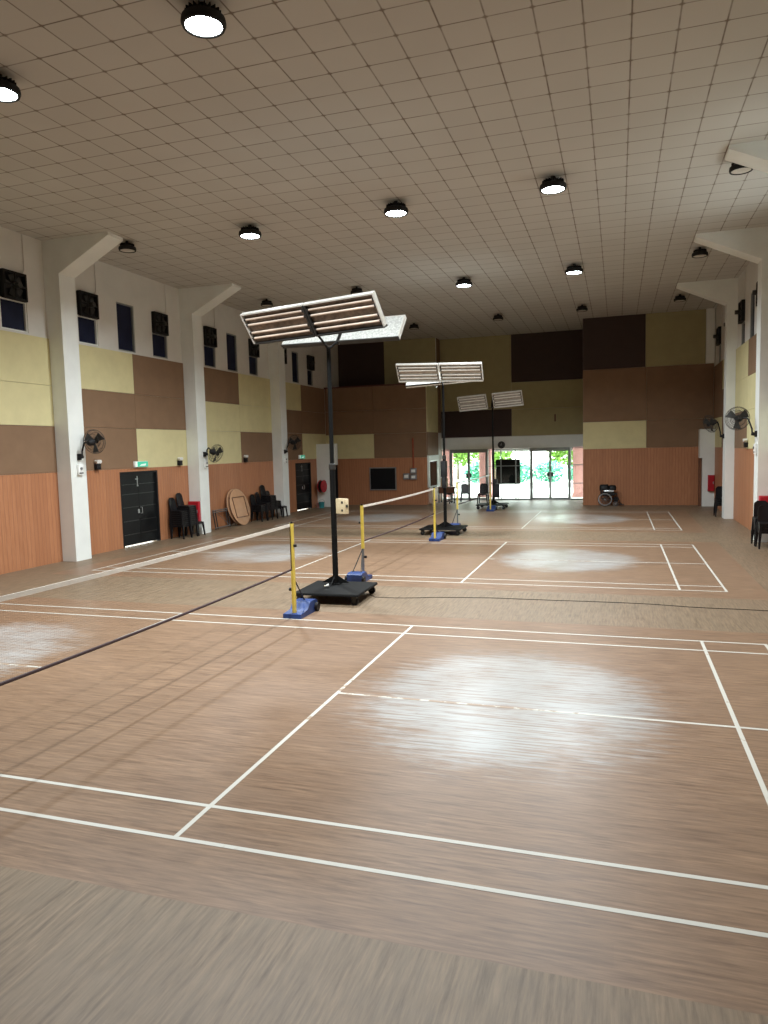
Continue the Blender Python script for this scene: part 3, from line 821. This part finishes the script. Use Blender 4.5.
# near cart
d17, d5 = math.radians(-17), math.radians(5)
light_cart((-4.75, 11.8, 0), math.radians(2), 'nearest tall light stand on a wheeled deck, beige socket box on its pole', (-.6, .58, -.58, .6), (-.14, .33), 4.46,
           [((-.18, -.08, 4.62), d17, 2.84, .60, math.radians(55), -1, 0, 0), ((-.06, .60, 4.585), math.radians(-9), 2.40, .55, math.radians(52), 1, math.radians(-1.2), 0)], socket=(.19, -.06, 1.63))
light_cart((-5.05, 21.55, 0), math.radians(0), 'second light stand, its two tube panels nearly level, dark control box on the pole', (-.66, .6, -.6, .6), (.0, .08), 4.50,
           [((.02, -.27, 4.62), math.radians(4), 2.54, .62, math.radians(50), -1, math.radians(-2), 0), ((-.1, .43, 4.62), d5, 2.3, .55, math.radians(40), 1, math.radians(3), 0)], control=[(0, -.06, 1.98, .085, .24), (0, -.05, 1.6, .06, .2)], pale_trays=True)
light_cart((-5.05, 30.45, 0), math.radians(0), 'farthest light stand before the glass entrance, its two panels apart and tilted', (-.62, .62, -.55, .55), (.05, .0), 4.70,
           [((.05, -.3, 4.22), math.radians(-6), 2.72, .66, math.radians(58), -1, math.radians(3), .24)], control=[(.12, 0, .75, .13, .28), (.06, 0, 1.15, .1, .1)], pale_trays=True)
# shuttlecock left on the near deck
r = thing('shuttlecock', 'small white shuttlecock lying at the foot of the nearest light pole', 'shuttlecock', (-4.93, 11.72, .235), rot=(0, math.radians(80), .5))
MB().lathe([(0, -.03), (.012, -.026), (.013, -.008), (.0, -.004)], 12).build('cork_tip', 'cork', r)
MB().lathe([(.011, -.006), (.02, .02), (.033, .055), (.031, .055), (.018, .02), (.009, -.006)], 16).build('feather_skirt', 'feather', r)

# power cable on the floor
pts = [(-4.28, 12.2), (-4.1, 12.0), (-3.6, 12.05), (-2.98, 12.22), (-2.1, 12.33), (-1.25, 12.36), (-.27, 12.38), (.5, 12.34), (1.2, 12.25), (1.9, 12.24), (2.6, 12.15), (3.3, 12.05), (3.6, 12.0)]
sm = []
for i in range(len(pts) - 1):
    for k in range(4):
        t = k / 4; a, b = pts[i], pts[i + 1]; sm.append((a[0] + (b[0] - a[0]) * t, a[1] + (b[1] - a[1]) * t + .015 * math.sin(i * 2 + t * 3), .005))
sm.append((*pts[-1], .005))
tag(MB().tube(sm, .0055, 6).build('power_cable', 'black_plastic'), 'thin black cable lying across the floor between the first and second courts', 'cable')

# ------------------------------------------------------------------ chairs
def chair_proto(mat='black_plastic'):
    r = thing('plastic_chair', 'x', 'chair')
    # facing +x; seat about .42 square at .44 m
    rows = []
    for i in range(7):
        u = -.2 + .4 * i / 6
        rows.append([(u, v * (.205 - .012 * abs(i - 3) / 3), .44 - .018 * math.cos(u * 6) * math.cos(v * 1.4) + (.0 if i < 6 else -.02)) for v in (-1, -.6, -.2, .2, .6, 1)])
    MB().sheet(rows, .012).build('seat', mat, r)
    rows = []
    for i in range(9):
        t = i / 8; z = .42 + .42 * t; wd = .185 * (1 - .10 * t) * (1.0 if t < .8 else math.sqrt(max(.2, 1 - ((t - .8) / .2) ** 2 * .7)))
        rows.append([(-.19 - .085 * t - .02 * (1 - v * v), v * wd, z) for v in (-1, -.6, -.2, .2, .6, 1)])
    MB().sheet(rows, .011).build('backrest', mat, r)
    for sx in (-1, 1):
        for sy in (-1, 1):
            m = MB(); tx, ty, bx, by = sx * .185, sy * .18, sx * .225, sy * .215
            v = []
            for (cx, cyy, z, w) in ((bx, by, 0, .018), (tx, ty, .43, .027)):
                v += [(cx - w, cyy - w, z), (cx + w, cyy - w, z), (cx + w, cyy + w, z), (cx - w, cyy + w, z)]
            m.add(v, [(3, 2, 1, 0), (4, 5, 6, 7)] + [(i, (i + 1) % 4, 4 + (i + 1) % 4, 4 + i) for i in range(4)])
            m.build('leg', mat, r)
    m = MB(); m.box(-.19, .19, -.195, -.18, .37, .425); m.box(-.19, .19, .18, .195, .37, .425); m.box(.18, .195, -.18, .18, .37, .425); m.build('apron', mat, r)
    return r
ch0 = chair_proto(); cused = [False]
def chair(loc, rz, label, group):
    if not cused[0]:
        cused[0] = True; ch0.location = loc; ch0.rotation_euler = (0, 0, rz); ch0['label'] = label
        if group: ch0['group'] = group
        return ch0
    return dup(ch0, loc, label, group, rz)
def stack(x, y, rz, n, where, group, step=.062):
    for k in range(n):
        dx = .005 * k
        p = (x - dx * math.cos(rz), y - dx * math.sin(rz), k * step)
        if n == 1: lab = 'single black plastic chair ' + where
        elif k == n - 1: lab = 'topmost black plastic chair of the stack ' + where
        elif k == 0: lab = 'bottom black plastic chair of the stack ' + where
        else: lab = 'middle black chair of the stack ' + where
        chair(p, rz, lab, group if n == 1 or k in (0, n - 1) else 'middle chairs in the stack ' + where)
ga, gb = 'black chairs stacked by the black double door', 'black chairs stacked right of the round table'
stack(-13.0, 19.42, 0, 8, 'nearest the black double door', ga)
stack(-12.98, 19.82, .04, 10, 'before the red cabinet on the left', ga)
stack(-12.99, 20.17, 0, 1, 'at the red cabinet on the left', ga)
stack(-13.0, 24.62, 0, 4, 'next to the leaning round table', gb)
stack(-12.99, 25.04, .08, 5, 'second from the leaning round table', gb)
stack(-12.98, 25.46, -.05, 9, 'tallest right of the round table', gb)
stack(-12.99, 25.88, 0, 5, 'just before the far left column', gb)
stack(-12.95, 26.3, .1, 1, 'standing before the fourth left column', gb)
gc_ = 'black chairs stacked at the right wall'
stack(3.465, 20.0, -PI / 2, 5, 'below the red cabinet at the right edge', gc_)
stack(3.465, 19.42, -PI / 2, 4, 'nearest the camera at the right wall', gc_)
stack(3.455, 27.5, -PI / 2, 4, 'half hidden behind the farther right column', gc_)
chair((-5.47, 30.6, .2), -PI / 2, 'black plastic chair standing on the deck of the farthest light cart', None)
ch_g = thing('plastic_chair', 'grey plastic chair inside the glass entrance, beyond the farthest net', 'chair', (-7.02, 34.4, 0), -PI / 2 + .3)
for c in list(ch0.children):
    d = c.copy(); d.data = c.data.copy(); d.data.materials.clear(); d.data.materials.append(M['chair_grey']); C.objects.link(d); d.parent = ch_g

# ------------------------------------------------------------------ folding tables by the wall
def round_table(loc, lean, label):
    r = thing('folding_table', label, 'table', loc, rot=(0, -lean, 0), group='round folding tables on edge')
    R = .675
    # local: disc in the y-z plane, underside facing +x, resting on its edge at the origin
    A = Matrix.Translation((0, 0, R)) @ Matrix.Rotation(PI / 2, 4, 'Y')
    MB().lathe([(0, -.012), (R - .006, -.012), (R, -.006), (R, .010), (R - .006, .014), (0, .014)], 48, A).build('table_top', 'table_top', r)
    MB().lathe([(R + .001, -.008), (R + .008, -.006), (R + .008, .010), (R + .001, .012), (R + .001, -.008)], 48, A).build('edge_band', 'table_edge', r)
    m = MB(); a, b, w = .42, .37, .014
    for (y0, y1, z0, z1) in ((-a, a, R + b - w, R + b + w), (-a, a, R - b - w, R - b + w), (-a - w, -a + w, R - b, R + b), (a - w, a + w, R - b, R + b)): m.box(.014, .035, y0, y1, z0, z1)
    m.build('apron_frame', 'table_edge', r)
    return r
round_table((-12.93, 23.33, 0), math.radians(14), 'round wooden folding table leaning on edge against the left wall')
round_table((-13.03, 23.29, 0), math.radians(14), 'second round table leaning behind the first, only its dark rim showing')
r = thing('folded_table_legs', 'dark metal folded table legs standing against the wall left of the round table', 'table legs', (-13.14, 22.2, 0), rot=(0, math.radians(-8), 0))
m = MB()
for y in (-.50, -.36, .34, .48): m.cyl((0, y, 0.01), (0, y, .66), .02, .02, 8)
m.build('upright', 'dark_metal', r)
m = MB()
for z in (.06, .60, .66): m.cyl((0, -.52, z), (0, .50, z), .02, .02, 8)
m.cyl((.03, -.40, .62), (.03, .38, .1), .01, .01, 8); m.build('crossbar', 'grey_metal', r)

# ------------------------------------------------------------------ red cabinets, hose reel, buckets, boxes
def red_cabinet(x0, x1, y, z0, z1, label):
    r = thing('hose_cabinet', label, 'red cabinet', ((x0 + x1) / 2, y, z0), group='red fire cabinets'); w = (x1 - x0) / 2; h = z1 - z0
    MB().bbox(-w, w, -.12, 0, 0, h, .006).build('body', 'red_paint', r)
    dd = MB().box(-w + .015, w - .015, -.132, -.12, .02, h - .03).build('cabinet_door', 'red_paint', r)
    MB().box(w - .06, w - .03, -.15, -.132, h * .45, h * .6).build('handle', 'silver', dd)
red_cabinet(-13.35, -12.97, 20.524, .40, 1.08, 'red fire cabinet on the column side behind the left chair stacks')
red_cabinet(3.44, 3.70, 20.524, .80, 1.20, 'red fire cabinet on the nearer right column above the chair stack')
red_cabinet(3.44, 3.68, 31.599, .62, 1.26, 'red cabinet on the white screen in the far right corner')
r = thing('hose_reel', 'red fire hose reel on the white screen in the far left corner', 'hose reel', (-13.0, 31.149, .98))
A = aim(Vector((0, -.30, 0)), (1, -.12, 0))
MB().lathe([(0, -.12), (.06, -.12), (.06, -.10), (.29, -.10), (.29, -.085), (.20, -.08), (.20, .08), (.29, .085), (.29, .10), (.06, .10), (.05, .115), (0, .12)], 28, A).build('drum', 'red_paint', r)
MB().lathe([(.20, -.075), (.26, -.06), (.265, 0), (.26, .06), (.20, .075)], 28, A).build('hose', 'black_plastic', r)
m = MB(); m.box(-.15, -.125, -.32, 0, -.06, .06); m.box(-.15, .02, -.012, 0, -.1, .1); m.build('bracket', 'red_paint', r)
def bucket(loc, mat, label, s=1.0):
    r = thing('bucket', label, 'bucket', loc, group='small buckets by the far left door')
    MB().lathe([(0, 0), (.11 * s, 0), (.14 * s, .26 * s), (.15 * s, .27 * s), (.135 * s, .27 * s), (.105 * s, .015), (0, .015)], 20).build('pail', mat, r)
    MB().tube([(.145 * s * math.cos(t), .03, .26 * s + .12 * s * math.sin(t)) for t in [PI * k / 10 for k in range(11)]], .005, 6).build('handle', 'grey_metal', r)
bucket((-12.95, 30.6, 0), 'teal_plastic', 'teal bucket on the floor below the red hose reel')
bucket((-13.15, 30.72, 0), 'pink_plastic', 'pale pink bucket on the floor beside the far left door', .8)
r = thing('wall_screen', 'black screen in a grey frame on the ribbed wood of the far left block', 'screen', (-10.52, YL - .031, 1.23))
m = MB()
for (a, b, c, d) in ((-.66, .66, -.54, -.49), (-.66, .66, .49, .54), (-.66, -.61, -.49, .49), (.61, .66, -.49, .49)): m.box(a, b, -.05, 0, c, d)
m.build('frame', 'grey_metal', r); MB().box(-.61, .61, -.035, -.0, -.49, .49).build('panel', 'screen_black', r)
tag(MB().tube([(-9.02, YL - .07, 1.70), (-9.02, YL - .07, 3.1)], .035, 10).build('red_pipe', 'red_pipe'), 'orange red vertical pipe on the far left block above the switch boxes', 'pipe')
def swbox(x, z, w, h, label):
    r = thing('switch_box', label, 'switch box', (x, YL - .031, z), group='switch boxes under the red pipe')
    MB().bbox(-w, w, -.09, 0, -h, h, .01).build('enclosure', 'grey_metal', r); MB().box(-w * .6, w * .6, -.10, -.09, -h * .5, h * .5).build('cover', 'white_plastic', r)
swbox(-9.02, 1.58, .15, .13, 'grey switch box right below the orange red pipe'); swbox(-9.02, 1.30, .15, .12, 'lower grey switch box under the orange red pipe'); swbox(-9.36, 1.33, .15, .14, 'grey switch box left of the one under the pipe')
r = thing('wall_clock', 'round dark wall clock on the white beam over the glass entrance', 'clock', (-5.36, YF - .041, 2.68))
A = aim(Vector((0, 0, 0)), (0, -1, 0))
MB().lathe([(0, 0), (.175, 0), (.175, .04), (.155, .05), (.15, .03)], 32, A).build('rim', 'black_plastic', r)
MB().lathe([(.15, .028), (.15, .032), (0, .032)], 32, A).build('dial', 'dark_metal', r)
m = MB(); m.box(-.006, .006, -.038, -.034, -.02, .10); m.box(-.07, .01, -.038, -.034, -.006, .006); m.build('hands', 'silver', r)

# ------------------------------------------------------------------ wheelchair
r = thing('wheelchair', 'folded dark wheelchair parked against the ribbed wood of the far right block', 'wheelchair', (-.37, 31.72, 0))
r.scale = (1.12, 1.0, 1.06)
def wheel(y, x, rad, nm):
    A = aim(Vector((x, y, rad)), (0, -1, 0)); o = MB()
    o.lathe([(rad * math.cos(t) * .03 + rad * .96, .018 * math.sin(t)) for t in [2 * PI * (k % 8) / 8 for k in range(9)]], 32, A)
    w_ = o.build(nm, 'black_plastic', r)
    o = MB(); o.lathe([(rad * .88, -.008), (rad * .92, -.008), (rad * .92, .008), (rad * .88, .008), (rad * .88, -.008)], 32, A); 
    if nm == 'rear_wheel': o.lathe([(rad * .80, .040), (rad * .84, .040), (rad * .84, .055), (rad * .80, .055), (rad * .80, .040)], 32, A)
    o.build('rim', 'silver', w_)
    o = MB()
    for k in range(12):
        t = 2 * PI * k / 12; o.cyl(A @ Vector((0, 0, .01)), A @ Vector((rad * .9 * math.cos(t), rad * .9 * math.sin(t), 0)), .003, .003, 4)
    o.cyl(A @ Vector((0, 0, -.03)), A @ Vector((0, 0, .04)), .03); o.build('spokes', 'grey_metal', w_)
wheel(-.16, -.12, .27, 'rear_wheel'); wheel(.16, -.12, .27, 'rear_wheel'); wheel(-.13, .26, .10, 'front_wheel'); wheel(.13, .26, .10, 'front_wheel')
m = MB()
for y in (-.13, .13):
    m.tube([(-.30, y, .84), (-.26, y, .80), (-.24, y, .30), (.25, y, .27), (.30, y, .50), (.0, y, .56), (-.24, y, .56)], .013, 8); m.tube([(.30, y, .48), (.40, y, .15), (.48, y, .07)], .012, 8)
m.cyl((-.2, -.13, .28), (.2, .13, .5), .012); m.cyl((-.2, .13, .28), (.2, -.13, .5), .012)
m.build('frame', 'dark_metal', r)
MB().bbox(-.24, .26, -.125, .125, .44, .52, .02).build('seat', 'black_plastic', r)
MB().sheet([[(-.27, y, z) for y in (-.12, 0, .12)] for z in (.52, .65, .8)], .04).build('backrest', 'black_plastic', r)
m = MB()
for y in (-.14, .14): m.bbox(-.16, .20, y - .03, y + .03, .58, .64, .01)
m.build('armrest', 'silver', r)
m = MB()
for y in (-.11, .11): m.box(-.2, .2, y - .006, y + .006, .42, .585)
m.box(.2, .34, -.11, .11, .16, .36); m.build('side_guard', 'black_plastic', r)
m = MB(); m.bbox(-.32, .02, -.12, .12, .62, .86, .06); m.bbox(.0, .28, -.11, .11, .63, .83, .06); m.build('folded_cushion', 'black_plastic', r)
m = MB(); m.box(.40, .56, -.13, -.02, .05, .07); m.box(.40, .56, .02, .13, .05, .07); m.build('footrest', 'dark_metal', r)

# ------------------------------------------------------------------ desk by the entrance
r = thing('desk', 'small brown desk beside the service hatch, before the left entrance doors', 'desk', (-7.72, 33.7, 0))
MB().bbox(-.42, .42, -.3, .3, .71, .75, .01).build('desk_top', 'desk_wood', r)
MB().box(-.40, .40, -.27, -.25, .45, .71).build('modesty_panel', 'desk_wood', r)
for sx in (-1, 1):
    for sy in (-1, 1): MB().box(sx * .38 - .02, sx * .38 + .02, sy * .26 - .02, sy * .26 + .02, 0, .71).build('leg', 'black_metal', r)
r = thing('carton', 'tall brown carton standing on the desk by the hatch', 'carton', (-7.88, 33.72, .751))
MB().bbox(-.15, .15, -.12, .12, 0, .42, .004).build('carton_body', 'carton', r); MB().box(-.15, .15, -.025, .025, .42, .423).build('tape', 'beige_plastic', r)
r = thing('office_chair', 'low black chair tucked under the brown desk', 'chair', (-7.55, 33.2, 0))
MB().bbox(-.2, .2, -.2, .2, .42, .48, .04).build('seat', 'black_plastic', r)
m = MB()
for k in range(5):
    t = 2 * PI * k / 5; m.tube([(0, 0, .1), (.24 * math.cos(t), .24 * math.sin(t), .06)], .02, 6); m.cyl((.24 * math.cos(t), .24 * math.sin(t), .0), (.24 * math.cos(t), .24 * math.sin(t), .06), .028)
m.build('star_base', 'black_plastic', r); MB().cyl((0, 0, .08), (0, 0, .42), .025).build('column_post', 'dark_metal', r)

# ------------------------------------------------------------------ glass entrance
YG = YF + .02
def fixed_glass(i, x0, x1, mulls, label):
    w = sempty('window_%d' % i, label, 'window', (0, YG, 0)); t = .03
    m = MB(); m.box(x0, x0 + t, 0, .06, 0, 2.5); m.box(x1 - t, x1, 0, .06, 0, 2.5)
    for z in (0.0, .775, 1.64, 2.44): m.box(x0 + t, x1 - t, .0, .06, z, z + (.06 if z == 0 else .035))
    for q in mulls: m.box(q - .02, q + .02, -.002, .062, .06, 2.44)
    m.build('window_frame', 'alu_grey', w)
    MB().box(x0 + t, x1 - t, .026, .032, .05, 2.45).build('window_pane', 'clear_glass', w)
def glass_door(i, x0, x1, label):
    d = sempty('door_%d' % i, label, 'door', (0, YG, 0)); xm = (x0 + x1) / 2; t = .055
    m = MB(); m.box(x0, x0 + .05, -.01, .07, 0, 2.5); m.box(x1 - .05, x1, -.01, .07, 0, 2.5); m.box(x0 + .05, x1 - .05, -.01, .07, 2.40, 2.5); m.build('door_frame', 'alu_grey', d)
    for a, b, s in ((x0 + .05, xm - .003, 1), (xm + .003, x1 - .05, -1)):
        m = MB(); m.box(a, a + t, 0, .05, .01, 2.40); m.box(b - t, b, 0, .05, .01, 2.40); m.box(a + t, b - t, 0, .05, .01, .10); m.box(a + t, b - t, 0, .05, 2.33, 2.40)
        lf = m.build('door_leaf', 'alu_grey', d)
        MB().box(a + t, b - t, .022, .028, .09, 2.34).build('door_pane', 'clear_glass', lf)
        hx_ = xm - s * .10
        MB().bbox(hx_ - .045, hx_ + .045, -.06, .0, 1.12, 1.32, .015).build('door_handle', 'dark_metal', lf)
fixed_glass(12, XB + .001, -7.93, [], 'narrow fixed glass panel at the left end of the entrance')
glass_door(3, -7.92, -6.06, 'aluminium framed glass double door at the left of the entrance')
fixed_glass(13, -6.05, -4.0, [-5.41, -4.70], 'middle fixed glazing of the entrance with the black board behind it')
glass_door(4, -3.99, -2.13, 'aluminium framed glass double door at the right of the entrance')
fixed_glass(14, -2.12, -1.425, [], 'narrow fixed glass panel at the right end of the entrance before the wood block')
r = thing('notice_board', 'black board standing behind the middle glass of the entrance', 'board', (-5.12, YF + .42, 0))
MB().box(-.59, .59, -.02, .02, .79, 1.97).build('panel', 'screen_black', r)
m = MB(); m.box(-.5, -.46, -.015, .015, -.04, .79); m.box(.46, .5, -.015, .015, -.04, .79); m.build('leg', 'silver', r)

# ------------------------------------------------------------------ outside
struct(MB().box(-60, 40, YF + .3, 140, -.2, -.04).build('ground_outside', 'concrete'), 'pale bright forecourt outside the glass entrance', 'ground')
struct(MB().box(-60, WL - TH, -10, YF + .29, -.2, -.04).build('ground_side', 'concrete'), 'pale ground outside the left doors', 'ground')
struct(MB().box(-10.5, .5, YF + .2, 38.6, 2.62, 2.85).build('roof_porch', 'porch_roof'), 'flat pale porch roof outside the entrance', 'roof')
struct(MB().box(-10.5, .5, 38.3, 38.6, 2.32, 2.62).build('beam_porch', 'porch_roof'), 'pale porch edge beam outside the entrance', 'beam')
for k, (x, w_) in enumerate(((-8.75, .30), (-6.63, .32), (-1.86, .30))):
    m = MB(); m.bbox(x - w_, x + w_, 37.75, 38.35, -.04, 2.62, .03); m.box(x - w_ - .04, x + w_ + .04, 37.71, 38.39, -.04, .12)
    struct(m.build('pillar', 'porch_pillar'), ['salmon pink porch pillar outside the left end of the entrance', 'salmon pink porch pillar outside between the left glass doors and the board', 'salmon pink porch pillar outside the right end of the entrance'][k], 'pillar')
struct(MB().box(-22, 12, 46.0, 46.25, -.04, .28).build('kerb_outside', 'porch_roof'), 'low pale kerb across the forecourt', 'kerb')
def shrub(loc, rx, ry, rz_, n, mat, label, trunk=0.0, ls=.16):
    r = thing('tree' if trunk else 'shrub', label, 'tree' if trunk else 'shrub', loc, group='trees beyond the forecourt' if trunk else 'shrubs beyond the forecourt')
    m = MB()
    for k in range(n):
        while True:
            u = Vector((random.uniform(-1, 1), random.uniform(-1, 1), random.uniform(-1, 1)))
            if .25 < u.length < 1: break
        c = Vector((u.x * rx, u.y * ry, trunk + rz_ + u.z * rz_))
        a = Vector((random.gauss(0, 1), random.gauss(0, 1), random.gauss(0, .6))).normalized(); b = a.orthogonal().normalized()
        s = ls * random.uniform(.6, 1.4)
        m.add([c - a * s, c + b * s * .45, c + a * s, c - b * s * .45], [(0, 1, 2, 3)])
    m.build('foliage', mat, r)
    m = MB(); m.cyl((0, 0, 0), (0, 0, trunk + rz_), .12 if trunk else .05, .05 if trunk else .02, 8)
    for k in range(4): t = k * 1.6; m.cyl((0, 0, (trunk + rz_) * .7), (rx * .5 * math.cos(t), ry * .5 * math.sin(t), trunk + rz_ * 1.3), .04, .015, 6)
    m.build('trunk', 'bark', r)
for k, (x, y, s) in enumerate(((-14.5, 52, 1.0), (-12.3, 51.5, .8), (-9.6, 52, .9), (-6.6, 51, .85), (-4.6, 51.5, .95), (-2.4, 51, .8), (.2, 52, 1.0))):
    shrub((x, y, -.04), 1.2 * s, .8, .85 * s, 420, 'leaf_teal', ['teal green shrub at the far left beyond the forecourt', 'teal green shrub seen through the left glass door', 'teal green shrub left of the middle porch pillar', 'teal green shrub behind the middle porch pillar',
          'teal green shrub seen right of the black board', 'teal green shrub seen through the right glass doors', 'teal green shrub beyond the right porch pillar'][k])
for k, (x, y, s) in enumerate(((-16.2, 56, 1.0), (-12.4, 58, 1.05), (-9.0, 55.5, .9), (-3.6, 57.5, 1.05), (-.2, 55.5, .9))):
    shrub((x, y, -.04), 1.7 * s, 1.4, 1.5 * s, 900, 'leaf', ['green tree at the far left beyond the forecourt', 'full green tree seen through the left glass doors', 'green tree left of the middle porch pillar', 'green tree seen through the right glass doors', 'green tree beyond the right porch pillar'][k], trunk=1.0, ls=.24)

# ------------------------------------------------------------------ world and render settings
wd = bpy.data.worlds.new('world'); sc.world = wd; wd.use_nodes = True
bg = wd.node_tree.nodes['Background']; bg.inputs[0].default_value = (.93, 1.0, .97, 1); bg.inputs[1].default_value = 9.0
sc.view_settings.view_transform = 'Standard'; sc.view_settings.look = 'None'
sc.view_settings.gamma = 1; sc.view_settings.use_curve_mapping = False; sc.view_settings.exposure = 0.0
cyc = sc.cycles
cyc.use_denoising = True
try: cyc.denoiser = 'OPENIMAGEDENOISE'
except Exception: pass
cyc.max_bounces = 8; cyc.diffuse_bounces = 5; cyc.glossy_bounces = 3; cyc.transparent_max_bounces = 24
cyc.sample_clamp_indirect = 6; cyc.caustics_reflective = False; cyc.caustics_refractive = False
